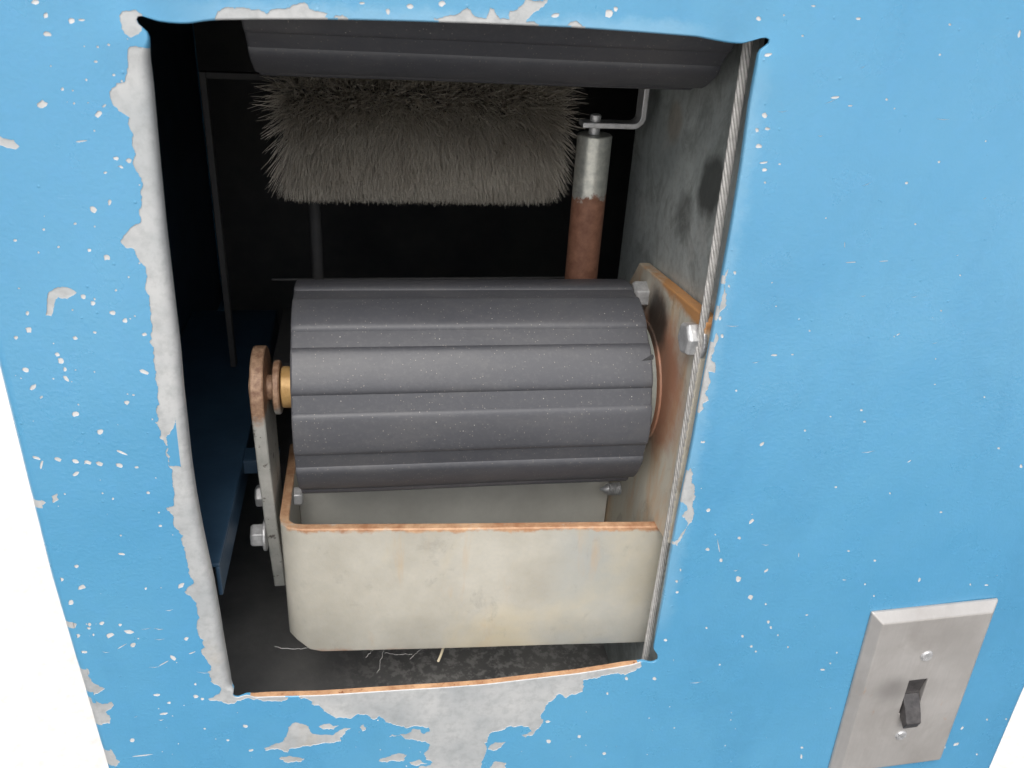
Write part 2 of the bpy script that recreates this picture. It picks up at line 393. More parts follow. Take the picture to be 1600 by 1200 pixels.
def prism_x(poly, x0, x1):
    """poly of (y,d) extruded along X"""
    n = len(poly)
    V = [W(x0, y, d) for y, d in poly] + [W(x1, y, d) for y, d in poly]
    Fc = [tuple(range(n)), tuple(range(2 * n - 1, n - 1, -1))] + [(k, (k + 1) % n, n + (k + 1) % n, n + k) for k in range(n)]
    return V, Fc
def hexbolt(X, y, d, dirx, af, h, name='bolt', parent=None, mat=None, washer=True, rot=.3):
    parts = []
    a = Vector((dirx, 0, 0)); R = af / sqrt(3)
    prof = [(0, R), (h * .8, R), (h, R * .86)]
    V, Fc = lathe((X, y, d), a, prof, 6)
    M = Matrix.Translation(W(X, y, d)) @ Matrix.Rotation(rot, 4, 'X') @ Matrix.Translation(-W(X, y, d))
    V = [M @ v for v in V]
    parts.append((V, Fc))
    if washer: parts.append(lathe((X - dirx * 1.6, y, d), a, [(0, R * 1.3), (1.5, R * 1.3)], 32))
    V, Fc = merge(*parts)
    return link(name, V, Fc, mat or BOLT, parent, bevel=.4)

# ------------------------------------------------------------------ ground (setting)
g = link('ground', [(-60, -60, 0), (60, -60, 0), (60, 60, 0), (-60, 60, 0)], [(0, 1, 2, 3)], GROUND)
g['kind'] = 'structure'
BOUNCE_CUT = mat_simple('dark_bounce_cut', (.045, .045, .046), (.075, .074, .072), .9, 0, 90, .002)  # unseen dark sheet in front of the cabinet, added to cut ground bounce
g2 = link('unseen_bounce_sheet', [(-30, -1.7, .004), (30, -1.7, .004), (30, .42, .004), (-30, .42, .004)], [(0, 1, 2, 3)], BOUNCE_CUT)
g2['kind'] = 'structure'

# ------------------------------------------------------------------ the cabinet
cab = thing('machine_cabinet', 'large blue painted sheet metal cabinet with peeling paint and a rectangular opening', 'machine cabinet', 113, 0, EYE - 60)
# opening outline measured on the photograph: (u, v, depth of that rim, roll radius, material 0 paint / 1 bare / 2 rust, lip)
L_, T_, R_, B_ = (6, 3.3, 1, 2.2), (0, .7, 0, 1.5), (0, .9, 0, 1.2), (3, .5, 2, 2.6)
rim = []
def seg(kind, pts):
    for p in pts: rim.append((p[0], p[1], kind))
seg('S', [(234, 58), (231, 49), (222, 43), (215, 37), (212, 30), (215, 25), (221, 24), (232, 30)])
seg('T', [(246, 35), (262, 37), (282, 38.5), (298, 38), (318, 34), (345, 32), (400, 31), (480, 31), (560, 32), (640, 34), (760, 38), (900, 44), (1000, 51), (1090, 58), (1118, 64), (1140, 68), (1160, 69.5)])
seg('S', [(1174, 65), (1188, 60), (1197, 57.5), (1203, 61), (1202, 68), (1194, 73), (1186, 77)])
seg('R', [(1183, 92), (1178, 120), (1171, 165), (1165, 210), (1158, 262), (1150, 312), (1142, 360), (1134, 405), (1126, 450), (1118, 495), (1110, 540), (1100, 590), (1091, 640), (1082, 690), (1073, 735), (1064, 780), (1055, 825), (1046, 875), (1037, 930), (1029, 975)])
seg('S', [(1023, 1006), (1021, 1015), (1029, 1026), (1028, 1034), (1018, 1037), (1006, 1034)])
seg('B', [(985, 1033), (960, 1037), (900, 1046), (840, 1053), (760, 1062), (680, 1068), (600, 1073), (500, 1079), (430, 1081), (398, 1082)])
seg('S', [(385, 1085), (372, 1091), (362, 1088), (367, 1079)])
seg('L', [(363, 1062), (357, 1030), (350, 990), (343, 945), (335, 900), (326, 860), (317, 815), (308, 765), (301, 715), (295, 655), (289, 600), (284, 540), (277, 480), (270, 420), (263, 360), (257, 300), (251, 240), (246, 185), (241, 130), (237, 90)])
PR = {'L': L_, 'T': T_, 'R': R_, 'B': B_, 'S': (0, .25, 0, .6)}
raw = []
for u, v, k in rim:
    yy, rr, mt, lip = PR[k]
    X, d = un(u, v, yy); raw.append([X, d, rr, lip, mt])
def resample(pts, step):
    out = []
    n = len(pts)
    for i in range(n):
        a, b = pts[i], pts[(i + 1) % n]
        L = sqrt((a[0] - b[0]) ** 2 + (a[1] - b[1]) ** 2); k = max(1, int(L / step))
        p0, p3 = pts[i - 1], pts[(i + 2) % n]
        for j in range(k):
            t = j / k
            q = [a[c] + (b[c] - a[c]) * t for c in range(4)]
            q.append(a[4] if t < .5 else b[4]); out.append(q)
    return out
C = resample(raw, 1.5)
nC = len(C)
# smooth positions lightly and radii more
for it in range(1):
    C = [[(C[i - 1][0] + 2 * C[i][0] + C[(i + 1) % nC][0]) / 4, (C[i - 1][1] + 2 * C[i][1] + C[(i + 1) % nC][1]) / 4, C[i][2], C[i][3], C[i][4]] for i in range(nC)]
for it in range(4):
    C = [[C[i][0], C[i][1], (C[i - 1][2] + C[i][2] + C[(i + 1) % nC][2]) / 3, (C[i - 1][3] + C[i][3] + C[(i + 1) % nC][3]) / 3, C[i][4]] for i in range(nC)]
area = sum(C[i][0] * C[(i + 1) % nC][1] - C[(i + 1) % nC][0] * C[i][1] for i in range(nC))
sg = 1 if area > 0 else -1
nor = []
for i in range(nC):
    tx = C[(i + 1) % nC][0] - C[i - 1][0]; ty = C[(i + 1) % nC][1] - C[i - 1][1]; l = sqrt(tx * tx + ty * ty) or 1
    nor.append((sg * ty / l, -sg * tx / l))
hole = [(C[i][0] + nor[i][0] * C[i][2], C[i][1] + nor[i][1] * C[i][2]) for i in range(nC)]

def inpoly(x, y, poly):
    c = False; n = len(poly); j = n - 1
    for i in range(n):
        xi, yi = poly[i]; xj, yj = poly[j]
        if (yi > y) != (yj > y) and x < (xj - xi) * (y - yi) / (yj - yi) + xi: c = not c
        j = i
    return c
def frac(poly, amp=.13, mn=.9):
    """ragged edge by midpoint displacement"""
    pts = [Vector(p) for p in poly]
    while True:
        out = []; ch = False
        for i in range(len(pts)):
            a, b = pts[i], pts[(i + 1) % len(pts)]; out.append(a); L = (b - a).length
            if L > mn:
                mid = (a + b) / 2; nn = Vector((-(b - a).y, (b - a).x))
                out.append(mid + nn * random.gauss(0, amp)); ch = True
        pts = out
        if not ch: return [(p.x, p.y) for p in pts]
PX = lambda L: [un(u, v) for u, v in L]
bare = []
# bare strip along the left rim of the opening
bare.append(frac(PX([(250, 74), (203, 73), (200, 90), (201, 105), (196, 122), (195, 128), (182, 130), (172, 148), (178, 165), (195, 178), (203, 183), (200, 192), (206, 205), (207, 218), (213, 240), (208, 255), (217, 270), (220, 300), (221, 312), (218, 330), (221, 345), (204, 355), (189, 375), (197, 386), (210, 388), (218, 405), (228, 415), (229, 440), (234, 460), (237, 490), (239, 507), (236, 522), (240, 560), (243, 590), (248, 603), (250, 630), (243, 658), (252, 672), (250, 682), (262, 695), (265, 720), (269, 745), (273, 770), (272, 786), (260, 793), (272, 808), (275, 825), (285, 850), (290, 870), (296, 892), (298, 915), (288, 925), (300, 935), (308, 950), (312, 965), (307, 981), (318, 1000), (320, 1012), (314, 1015), (325, 1035), (330, 1047), (324, 1050), (329, 1065), (345, 1075), (340, 1085), (325, 1092), (350, 1098), (366, 1099), (378, 1093), (400, 1092), (440, 1096), (450, 1090), (470, 1060), (420, 900), (350, 500), (290, 100)]), .10))
bare.append(frac(PX([(187, 24), (192, 17), (212, 15), (222, 22), (230, 36), (222, 48), (212, 55), (205, 58), (196, 52), (191, 44)]), .08))
# along the top rim
bare.append(frac(PX([(335, 28), (340, 17), (360, 12), (385, 13), (400, 15), (430, 14), (455, 9), (470, 4), (480, 6), (490, 16), (512, 20), (508, 26), (560, 34), (400, 45), (340, 45)]), .12))
bare.append(frac(PX([(678, 28), (700, 25), (715, 22), (730, 12), (744, 26), (760, 29), (766, 12), (772, 14), (782, 30), (796, 30), (797, 17), (818, 6), (822, -3), (856, -3), (850, 10), (832, 22), (822, 34), (842, 39), (820, 50), (690, 50)]), .10))
bare.append(frac(PX([(885, 40), (892, 34), (902, 33), (910, 40), (905, 50), (885, 50)]), .08))
# below the opening
bare.append(frac(PX([(452, 1088), (488, 1096), (500, 1103), (512, 1114), (525, 1122), (545, 1122), (560, 1115), (575, 1117), (583, 1124), (592, 1118), (605, 1128), (625, 1134), (650, 1134), (672, 1142), (662, 1146), (645, 1138), (636, 1146), (612, 1147), (608, 1151), (640, 1155), (665, 1158), (670, 1170), (662, 1178), (676, 1190), (655, 1197), (640, 1215), (650, 1240), (740, 1240), (752, 1215), (752, 1190), (757, 1180), (760, 1165), (765, 1146), (790, 1138), (825, 1135), (831, 1142), (815, 1147), (821, 1152), (832, 1148), (843, 1135), (845, 1120), (852, 1105), (865, 1093), (872, 1085), (885, 1091), (900, 1085), (910, 1081), (911, 1063), (940, 1056), (990, 1050), (1003, 1042), (1000, 1020), (700, 1040), (452, 1060)]), .12))
bare.append(frac(PX([(413, 1168), (438, 1160), (448, 1150), (450, 1136), (462, 1128), (478, 1132), (487, 1145), (520, 1148), (531, 1140), (548, 1137), (532, 1151), (533, 1157), (510, 1160), (482, 1165), (470, 1167), (452, 1170), (450, 1175), (415, 1173)]), .10))
for L in ([(498, 1135), (512, 1130), (530, 1133), (522, 1139), (505, 1139)], [(592, 1189), (610, 1181), (636, 1179), (630, 1189), (605, 1191)], [(436, 1185), (455, 1181), (476, 1185), (470, 1190), (445, 1190)], [(562, 1136), (568, 1131), (572, 1137), (566, 1142)],
          [(640, 1190), (655, 1186), (668, 1192), (650, 1196)], [(762, 1170), (772, 1160), (790, 1158), (783, 1166), (770, 1172)], [(765, 1198), (775, 1188), (790, 1190), (782, 1204)]):
    bare.append(frac(PX(L), .12, .6))
# outer left corner of the cabinet
bare.append(frac(PX([(96, 1000), (112, 1010), (122, 1022), (130, 1035), (140, 1050), (142, 1060), (155, 1072), (164, 1076), (155, 1082), (145, 1086), (150, 1095), (160, 1100), (175, 1096), (178, 1101), (165, 1112), (172, 1120), (172, 1130), (155, 1131), (146, 1136), (152, 1150), (160, 1155), (168, 1168), (180, 1180), (178, 1200), (190, 1225), (188, 1260), (120, 1260), (100, 1100)]), .10))
bare.append(frac(PX([(92, 968), (120, 974), (117, 981), (109, 987), (96, 985)]), .12))
bare.append(frac(PX([(22, 688), (31, 685), (38, 693), (32, 700), (27, 697)]), .08)); bare.append(frac(PX([(48, 775), (60, 774), (72, 785), (66, 789), (50, 784)]), .08)); bare.append(frac(PX([(81, 775), (90, 770), (92, 780), (83, 785)]), .08))
bare.append(frac(PX([(60, 822), (66, 819), (71, 823), (66, 827)]), .08)); bare.append(frac(PX([(48, 768), (55, 766), (61, 769), (54, 772)]), .08))
bare.append(frac(PX([(72, 492), (74, 470), (76, 457), (85, 450), (98, 447), (112, 450), (121, 456), (116, 460), (106, 466), (92, 463), (86, 472), (84, 484), (81, 493)]), .08))
bare.append(frac(PX([(-5, 570), (5, 572), (13, 588), (4, 597), (-5, 598)]), .08))
bare.append(frac(PX([(-5, 212), (8, 216), (22, 218), (31, 228), (25, 233), (8, 229), (-5, 224)]), .08))
# right rim, lower half
for L in ([(1116, 530), (1120, 520), (1116, 545), (1111, 560), (1117, 566), (1117, 582), (1106, 580), (1103, 610), (1097, 640), (1090, 650), (1085, 640), (1100, 560)],
          [(1074, 738), (1078, 730), (1080, 752), (1084, 770), (1081, 790), (1083, 806), (1072, 822), (1066, 838), (1058, 852), (1050, 850), (1060, 780)], [(1128, 470), (1134, 440), (1138, 420), (1134, 465), (1124, 490), (1116, 505)]):
    bare.append(frac(PX(L), .12, .8))
# single chips: u, v, half length, half width, tilt
NBIG = len(bare)
chips = '''55 3 6 4 0;72 24 4 5 40;112 32 6 5 0;128 31 7 2 0;75 53 7 4 10;66 163 9 7 -10;98 139 3 3 0;116 161 2 2 0;154 178 5 7 50;163 165 4 2 -40;128 220 9 1.3 -8;150 96 3 2 0;178 117 3 2 10;182 247 5 3 0;202 250 5 4 20;190 260 4 2 30;165 269 3 2 0
146 327 6 5 30;172 315 3 5 0;168 401 6 5 10;131 462 5 4 10;146 472 4 4 0;177 487 5 4 0;196 499 4 4 20;43 489 3 4 0;45 515 5 5 0;25 527 4 3 0;227 521 4 3 0;140 390 3 3 0;92 385 2 2 0;24 375 3 2 0;69 358 2 2 0;118 349 3 2 0;149 518 3 2 0;118 527 4 3 0;90 553 4 3 20;96 563 6 4 20;102 576 3 4 0;104 590 6 3 50;40 577 6 4 10;52 604 4 6 60;65 620 3 2 -30;226 579 9 3 22;182 452 2 2 0
118 646 6 4 0;199 627 4 4 0;157 673 6 4 -35;57 715 7 2.4 20;91 717 6 2.8 20;119 720 6 3 20;138 721 7 3 20;156 724 6 3.4 12;186 726 6 3.8 15;214 729 3 2.2 0;65 726 2.2 8 12;119 739 6 3 -25;191 706 10 2 25;232 769 3 2 0;177 778 2 2 0;120 1175 1 1 0;190 865 5 2 10;120 884 4 3 0;251 821 3 2 0;88 895 4 5 0
95 905 5 4 0;128 917 7 3.5 -20;111 941 5 4 0;228 919 2 2 0;283 915 6 3.4 -35;140 975 3 3.4 -20;139 981 3 2 0;159 973 4 3 0;188 976 3 2 0;172 992 7 3.6 -25;202 987 9 3 8;208 1008 5 3.2 -25;122 993 4 3 0;146 991 2 2 0;131 1018 7 2 5;270 1028 6 3 35;291 998 4 3 -20;245 1086 6 2 0;264 1098 3 2 0;255 1115 7 2 -5;306 1088 4 3 0;305 1069 2 2 0;316 1092 3 2 0;207 1156 4 3.4 -20;383 1134 4.4 2.6 0;356 1156 3 1.5 0;320 1138 2 1.5 0;392 1172 5 1.8 -15;222 1180 16 1 -6;300 1020 6 1 -20;255 1037 10 .8 -28;190 1010 9 .8 -30
951 21 6 8 30;962 14 4 4 0;868 24 8 4.5 -10;690 6 6 5 0;641 10 6 4 -10;606 18 3.4 5 0;566 5 5 2 0;1185 29 5 4 0;1270 9 5 2 10;1340 29 6 3 10;1304 152 9 2.4 -8;1328 165 5 1.6 0;1385 155 2.4 3 -20;1483 38 3 2.4 0;1468 85 3 2.4 0;1592 53 3 8 12;1467 253 2.6 2.6 0;1416 286 4 2.4 -30;1194 180 5 5 0;1198 201 5 3 -10;1182 203 3 4 0;1185 228 6 4 0;1193 254 8 2 -8;1218 256 3 2 0;1198 85 8 3 -15;1194 265 5 3 0;1195 285 2 2 0
1125 497 3 4 0;1148 426 2.4 3.4 0;1139 447 2 3 0;1128 525 3 4 0;1210 555 7 2 0;1238 554 3 1.4 0;1190 693 5 3 -40;1099 690 3 2 -10;1096 690 2 2 0;1257 672 2.4 2 0;1350 658 3 2 0;1265 517 2 2 0;1297 650 2 1.5 0;1430 350 2 2 0;1500 430 2 2 0;1330 410 12 .9 -4;1380 408 10 .8 -4;1320 383 .8 6 0;1345 640 3 2 0;1470 485 2 2 0;1150 610 2 2 0
1106 796 4 3 -20;1173 813 6 3 -40;1154 839 3 3 0;1105 857 4 3 0;1126 874 3 3 0;1117 834 1.6 1.6 0;1122 852 .8 14 -10;1153 904 5 6 20;1172 932 5 5 0;1196 890 5 2 -40;1247 866 1 5 0;1196 943 2 2 0;1200 971 2.6 3 0;1204 980 2.4 3 0;1160 994 3 2.4 0;1174 1010 2.4 2 0;1181 1018 2 2 0;1104 981 2 2 0;1040 1001 3 2.4 0;1125 1039 2 1.6 0;1023 1061 3 2.6 0;979 1061 2.4 3 0;1215 992 2 2 0;1231 1011 1.6 1.6 0;1063 890 1.5 3 0;1057 908 3 2.4 0;1058 925 3 2 0;857 1157 4 3 0;944 1177 3 2.6 0;905 1150 3 2.6 0;980 1061 2 2 0;856 1127 4 2 0;949 1084 2 2 0;1325 860 3 2 0;1366 875 3 2 0;1260 960 3 1.4 0;1285 1046 5 2.4 0;1436 905 5 2.6 -60;1351 912 2 2 0;1365 930 2 2 0;1318 905 4 1 0;1516 913 2 2 0;1541 914 4 1.5 0;1542 1124 2.4 2.4 0;1572 1123 2 2 0;1503 1137 4 2 -50;1494 1162 7 3 -20;1472 1168 8 3 -20;1253 1168 3 2 0;1252 1182 2 5 0;1297 1036 2 2 0;1307 1019 2 2 0;1231 1010 2 1 0;1508 1068 2.4 2 0;1526 1178 2 2 0;1470 800 3 2 0;1390 770 2 2 0;1560 700 3 2 0;1420 720 5 1 -30;1595 728 3 4 0;1538 620 2 2 0;1305 760 3 2 0;1460 600 2 1.4 0;1403 522 4 1 -30'''
for line in chips.split('\n'):
    for c in line.split(';'):
        u, v, a, b, an = map(float, c.split()); an = radians(an); L = []
        n = 9
        for k in range(n):
            th = 2 * pi * k / n + random.uniform(-.15, .15); rr = random.uniform(.72, 1.15)
            q = .78 if u > 1200 else (.88 if u > 1040 else 1.0)
            px, py = q * a * cos(th) * rr, q * b * sin(th) * rr
            L.append((u + px * cos(an) - py * sin(an), v + px * sin(an) + py * cos(an)))
        bare.append(PX(L))
for k in range(150):   # specks, denser on the left column and around the rim
    if k < 80: u, v = random.uniform(10, 300), random.uniform(60, 1150)
    elif k < 100: u, v = random.uniform(1050, 1590), random.uniform(20, 1150)
    else: u, v = random.uniform(240, 1200), random.uniform(1095, 1198)
    X, d = un(u, v); r = random.uniform(.12, .42)
    bare.append([(X + r * cos(t) * random.uniform(.7, 1.3), d + r * sin(t) * random.uniform(.7, 1.3)) for t in (0, 1, 2, 3, 4, 5.2)])
for k in range(34):    # hairline scratches
    u, v = (random.uniform(60, 330), random.uniform(950, 1180)) if k < 14 else (random.uniform(1060, 1580), random.uniform(60, 1150))
    an = random.uniform(-.6, .1); ln = random.uniform(5, 26); w = random.uniform(.25, .6)
    L = [(u, v - w), (u + ln * .5 * cos(an), v + ln * .5 * sin(an) - w + 1), (u + ln * cos(an), v + ln * sin(an)), (u + ln * .5 * cos(an), v + ln * .5 * sin(an) + w + 1)]
    bare.append(PX(L))

def xL(d):
    return -128.6 if d < 240 else (-128.6 + (d - 240) * .033 if d < 360 else -124.6 + (d - 360) * .02)
def xR(d): return 354.0 + max(0, d - 362) * .03
DT, DB = -70.0, 760.0
outer = []
ds = [DT + (DB - DT) * i / 240 for i in range(241)]
for d in ds: outer.append((xL(d), d))
for d in reversed(ds): outer.append((xR(d), d))
co, edges = [], []
def addloop(poly):
    k = len(co); n = len(poly)
    co.extend(Vector((p[0], p[1])) for p in poly); edges.extend((k + i, k + (i + 1) % n) for i in range(n))
addloop(outer); addloop(hole)
for p in bare: addloop(p)
gx = -120
while gx < 350:
    gd = 0
    while gd < 430:
        co.append(Vector((gx + random.uniform(-.5, .5), gd + random.uniform(-.5, .5)))); gd += 7
    gx += 7
vo, eo, fo, *_ = geometry.delaunay_2d_cdt(co, edges, [], 0, 1e-4)
bb = [(min(p[0] for p in L), max(p[0] for p in L), min(p[1] for p in L), max(p[1] for p in L), L) for L in bare]
bb = [(*q, 1 if i < NBIG else 3) for i, q in enumerate(bb)]
def warp(X, d):
    """the sheet is not flat: shallow dents at the torn corners and an oil-canned face"""
    z = 1.0 * noise.noise(Vector((X * .008, d * .008, 3.1))) + .25 * noise.noise(Vector((X * .03, d * .03, 7.7)))
    for px, py, a, r in ((-55, 26, 1.6, 11), (122, 27, 1.2, 9), (136, 35, -.8, 8), (-72, 33, -.9, 8)):
        z += a * math.exp(-((X - px) ** 2 + (d - py) ** 2) / r / r)
    k = min(1, max(0, (X + 128) / 12), ) * min(1, max(0, (354 - X) / 12))
    return z * k
cls = []
for f in fo:
    cxm = sum(vo[i].x for i in f) / len(f); cym = sum(vo[i].y for i in f) / len(f)
    if not (xL(cym) - .01 <= cxm <= xR(cym) + .01) or inpoly(cxm, cym, hole): cls.append(-1); continue
    b = 0
    for x0, x1, y0, y1, L, q in bb:
        if x0 <= cxm <= x1 and y0 <= cym <= y1 and inpoly(cxm, cym, L): b = q; break
    cls.append(b)
TH = .2
V, Fc, FM, idx = [], [], [], {}
def vid(i, lay):
    if (i, lay) not in idx:
        idx[(i, lay)] = len(V); x, d = vo[i].x, vo[i].y
        V.append(W(x, warp(x, d) - (TH if lay == 0 else 0), d))
    return idx[(i, lay)]
ed = {}
for f, c in zip(fo, cls):
    if c < 0: continue
    g_ = [vid(i, 1 if c else 0) for i in f]
    a, b, cc = (V[g_[0]], V[g_[1]], V[g_[2]])
    if (b - a).cross(cc - a).y > 0: g_.reverse()
    Fc.append(tuple(g_)); FM.append(c)
    for i in range(len(f)):
        a, b = f[i], f[(i + 1) % len(f)]; ed.setdefault((min(a, b), max(a, b)), []).append(c)
for (a, b), cs in ed.items():
    if len(cs) == 2 and cs[0] != cs[1] and 0 in cs:
        q = max(cs); Fc.append((vid(a, 0), vid(b, 0), vid(b, 1), vid(a, 1))); FM.append(3)
# rolled rim
nst = 7
isbare = []
for i in range(nC):
    x, d = hole[i][0] + nor[i][0] * .15, hole[i][1] + nor[i][1] * .15
    isbare.append(any(x0 <= x <= x1 and y0 <= d <= y1 and inpoly(x, d, L) for x0, x1, y0, y1, L, q in bb))
base = len(V)
for i in range(nC):
    X, d, r, lip, mt = C[i]; nx, nd = nor[i]; w = warp(*hole[i])
    y0 = -TH if not isbare[i] else 0
    for s in range(nst):
        t = (s / (nst - 1)) * pi / 2; o = r * (1 - sin(t))
        V.append(W(X + nx * o, w + y0 * cos(t) + r * (1 - cos(t)), d + nd * o))
    V.append(W(X, w + r + lip, d)); V.append(W(X + nx * 1.6, w + r + lip, d + nd * 1.6)); V.append(W(X + nx * max(1.6, r), w + 1.6, d + nd * max(1.6, r)))
nr = nst + 3
for i in range(nC):
    j = (i + 1) % nC
    for s in range(nr - 1):
        Fc.append((base + i * nr + s, base + j * nr + s, base + j * nr + s + 1, base + i * nr + s + 1))
        mt = C[i][4]
        FM.append((1 if isbare[i] or mt == 1 else 0) if s < nst - 1 else (2 if mt == 2 else (1 if mt == 1 else 0)))
        if mt == 2 and s >= nst - 2: FM[-1] = 2
# rolled outer corners into the sides
def edge_th(side, d):
    return 0 if side == 0 and any(q == 1 and inpoly(xL(d) + .3, d, L) for _a, _b, _c, _d, L, q in bb if _a < -124) else TH
for side in (0, 1):
    base = len(V); A = []
    for d in ds:
        x0 = xL(d) if side == 0 else xR(d); s_ = -1 if side == 0 else 1
        for s in range(9):
            t = s / 8 * pi / 2; V.append(W(x0 + s_ * 4.2 * sin(t), -edge_th(side, d) + 4.2 * (1 - cos(t)), d))
    nv = 9
    for i in range(len(ds) - 1):
        dm = (ds[i] + ds[i + 1]) / 2
        for s in range(8):
            Fc.append((base + i * nv + s, base + (i + 1) * nv + s, base + (i + 1) * nv + s + 1, base + i * nv + s + 1))
            FM.append(1 if side == 0 and any(inpoly(xL(dm) + .3 - s * .12, dm, L) for x0_, x1_, y0_, y1_, L, q in bb if q == 1 and x0_ < -124) else 0)
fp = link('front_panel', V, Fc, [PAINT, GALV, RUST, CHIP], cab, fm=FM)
for p in fp.data.polygons:
    p.use_smooth = True
fp.data.set_sharp_from_angle(angle=radians(38))
fp['label'] = 'blue front sheet with bare metal patches'
# the other walls of the cabinet
DEP = 430
def sheet(name, b, mat, label=None):
    v, f = box(*b); o = link(name, v, f, mat, cab)
    if label: o['label'] = label
    return o
def side_wall(name, s_, mats):
    base = []; V, Fc = [], []
    for d in ds:
        x = (xL(d) - 4.2) if s_ < 0 else (xR(d) + 4.2)
        V += [W(x, 4.0, d), W(x, DEP, d), W(x - s_ * 1.6, DEP, d), W(x - s_ * 1.6, 4.0, d)]
    for i in range(len(ds) - 1):
        for s in range(4):
            Fc.append((i * 4 + s, (i + 1) * 4 + s, (i + 1) * 4 + (s + 1) % 4, i * 4 + (s + 1) % 4))
    Fc += [(0, 1, 2, 3), tuple((len(ds) - 1) * 4 + k for k in range(4))]
    return link(name, V, Fc, mats, cab)
side_wall('side_panel', -1, PAINT); side_wall('side_panel', 1, PAINT)
sheet('top_panel', (-133, 358.5, 0, DEP, DT - 2, DT), PAINT)
sheet('back_panel', (-133, 358.5, DEP, DEP + 2, DT - 2, DB), PAINT)
sheet('bottom_panel', (-128, 354, 0, DEP, DB - 4, DB - 2), PAINT)
# lining: dark inner skins
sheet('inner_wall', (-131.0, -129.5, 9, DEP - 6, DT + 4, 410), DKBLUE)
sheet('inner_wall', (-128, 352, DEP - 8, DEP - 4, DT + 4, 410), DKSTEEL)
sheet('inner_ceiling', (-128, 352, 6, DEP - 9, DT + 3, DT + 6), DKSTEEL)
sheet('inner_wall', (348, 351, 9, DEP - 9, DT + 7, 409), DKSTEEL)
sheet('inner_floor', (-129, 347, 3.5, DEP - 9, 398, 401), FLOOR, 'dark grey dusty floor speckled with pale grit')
# galvanised wall to the right of the opening
v, f = prism_x([(158, DT + 7), (24, DT + 7), (20, 52), (3.4, 88), (3.0, 397), (158, 397)], 141, 143); o = link('inner_wall', v, f, WALL, cab); o['label'] = 'stained galvanised wall beside the opening'
# painted ledge on the left, and the frame further in
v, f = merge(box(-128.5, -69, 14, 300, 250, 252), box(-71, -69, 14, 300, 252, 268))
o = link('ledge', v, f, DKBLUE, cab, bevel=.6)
v, f = merge(box(-69, -51, 98, 110, 250, 252.5), box(-69, -51, 96.5, 98, 250, 258))
link('cross_bar', v, f, DKBLUE, cab, bevel=.5)
def fpx(u, v, y): return un(u, v, y)
y_ = 205
xa, da = fpx(310, 112, y_); xb, db = fpx(338, 405, y_)
v, f = merge(box(xa, xa + 3.5, y_, y_ + 6, da, 249), box(xa + 3.5, 80, y_, y_ + 6, da, da + 3.5))
link('inner_frame', v, f, DKSTEEL, cab, bevel=.5)
x1, d1 = fpx(236, 132, 12)
link('inner_rail', *box(-129.3, -126, 12, 380, d1 - 8, d1 - 5), DKBLUE, cab)
x1, d1 = fpx(492, 335, 190); 
link('inner_post', *lathe((x1, 190, d1 - 60), (0, 0, 1), [(0, 3.4), (200, 3.4)], 16), DKSTEEL, cab, smooth=True, auto=40)
xr0, dr0 = un(425, 437, 190); xr1, dr1 = un(905, 431, 190)
link('inner_rod', *tube([(xr0, 190, dr0), (xr1, 190, dr0 - 1)], .8, 8), DKSTEEL, cab)
link('inner_shelf', *box(-60, 130, 175, 260, 232, 234), DKSTEEL, cab)

# ------------------------------------------------------------------ fluted rollers
AX = (76.5, 196.0); RR = 51.0
def roller_mesh(x0, x1, yc, dc, R, ph, n=11):
    prof = []
    per = 2 * pi / n; nw = radians(8.8)
    for k in range(n):
        a0 = ph + k * per
        for t in (0, .25, .5, .75, 1.0): prof.append((a0 + nw * t, R - 1.35 - .12 * sin(pi * t)))
        wd_ = per - nw
        for j in range(1, 29):
            t = .5 - .5 * cos(pi * j / 29); h = (1 - abs(2 * t - 1) ** 9)
            prof.append((a0 + nw + wd_ * t, R - 1.35 + 1.45 * h * (1.0 + .0 * t)))
    M = len(prof)
    xs = [x0, x0 + .25, x0 + .9] + [x0 + (x1 - x0) * i / 40 for i in range(1, 40)] + [x1 - .9, x1 - .25, x1]
    ins = [1.0, .35, 0] + [0] * 39 + [0, .35, 1.0]
    V, Fc = [], []
    for x, s in zip(xs, ins):
        for a, r in prof:
            rr = r - s + .35 * noise.noise(Vector((x * .012, cos(a) * 1.1, sin(a) * 1.1 + dc)))
            V.append(W(x, yc - rr * cos(a), dc + rr * sin(a)))
    for i in range(len(xs) - 1):
        for k in range(M):
            Fc.append((i * M + k, i * M + (k + 1) % M, (i + 1) * M + (k + 1) % M, (i + 1) * M + k))
    # end faces: rubber ring then a recessed hub
    for e, x, s in ((0, x0, 1), (len(xs) - 1, x1, -1)):
        b = len(V)
        for q, rad in ((0, R - 9), (3.0, R - 9.5), (3.0, 4)):
            for a, r in prof: V.append(W(x + s * q, yc - rad * cos(a), dc + rad * sin(a)))
        for k in range(M):
            k2 = (k + 1) % M
            Fc.append((e * M + k, e * M + k2, b + k2, b + k))
            for q in range(2): Fc.append((b + q * M + k, b + q * M + k2, b + (q + 1) * M + k2, b + (q + 1) * M + k))
    return V, Fc
def fix_smooth(o, ang=28):
    for p in o.data.polygons: p.use_smooth = True
    o.data.set_sharp_from_angle(angle=radians(ang))
lo = thing('fluted_roller', 'dusty black fluted rubber roller on an axle above the rust edged bracket', 'roller', 45, AX[0], AX[1] + RR)
o = link('rubber_sleeve', *roller_mesh(-35.2, 124.0, AX[0], AX[1], RR, radians(-28 + 4.7)), RUBBER, lo); fix_smooth(o)
link('axle', *lathe((-58.4, *AX), (1, 0, 0), [(0, 6.0), (24.4, 6.0), (26.1, 5), (200, 5)], 32), ARM, lo, smooth=True, auto=35)
link('washer', *lathe((-47.2, *AX), (1, 0, 0), [(0, 12.0), (.6, 13.0), (2.6, 13.0), (3.2, 12.4)], 40), ARM, lo, smooth=True, auto=35)
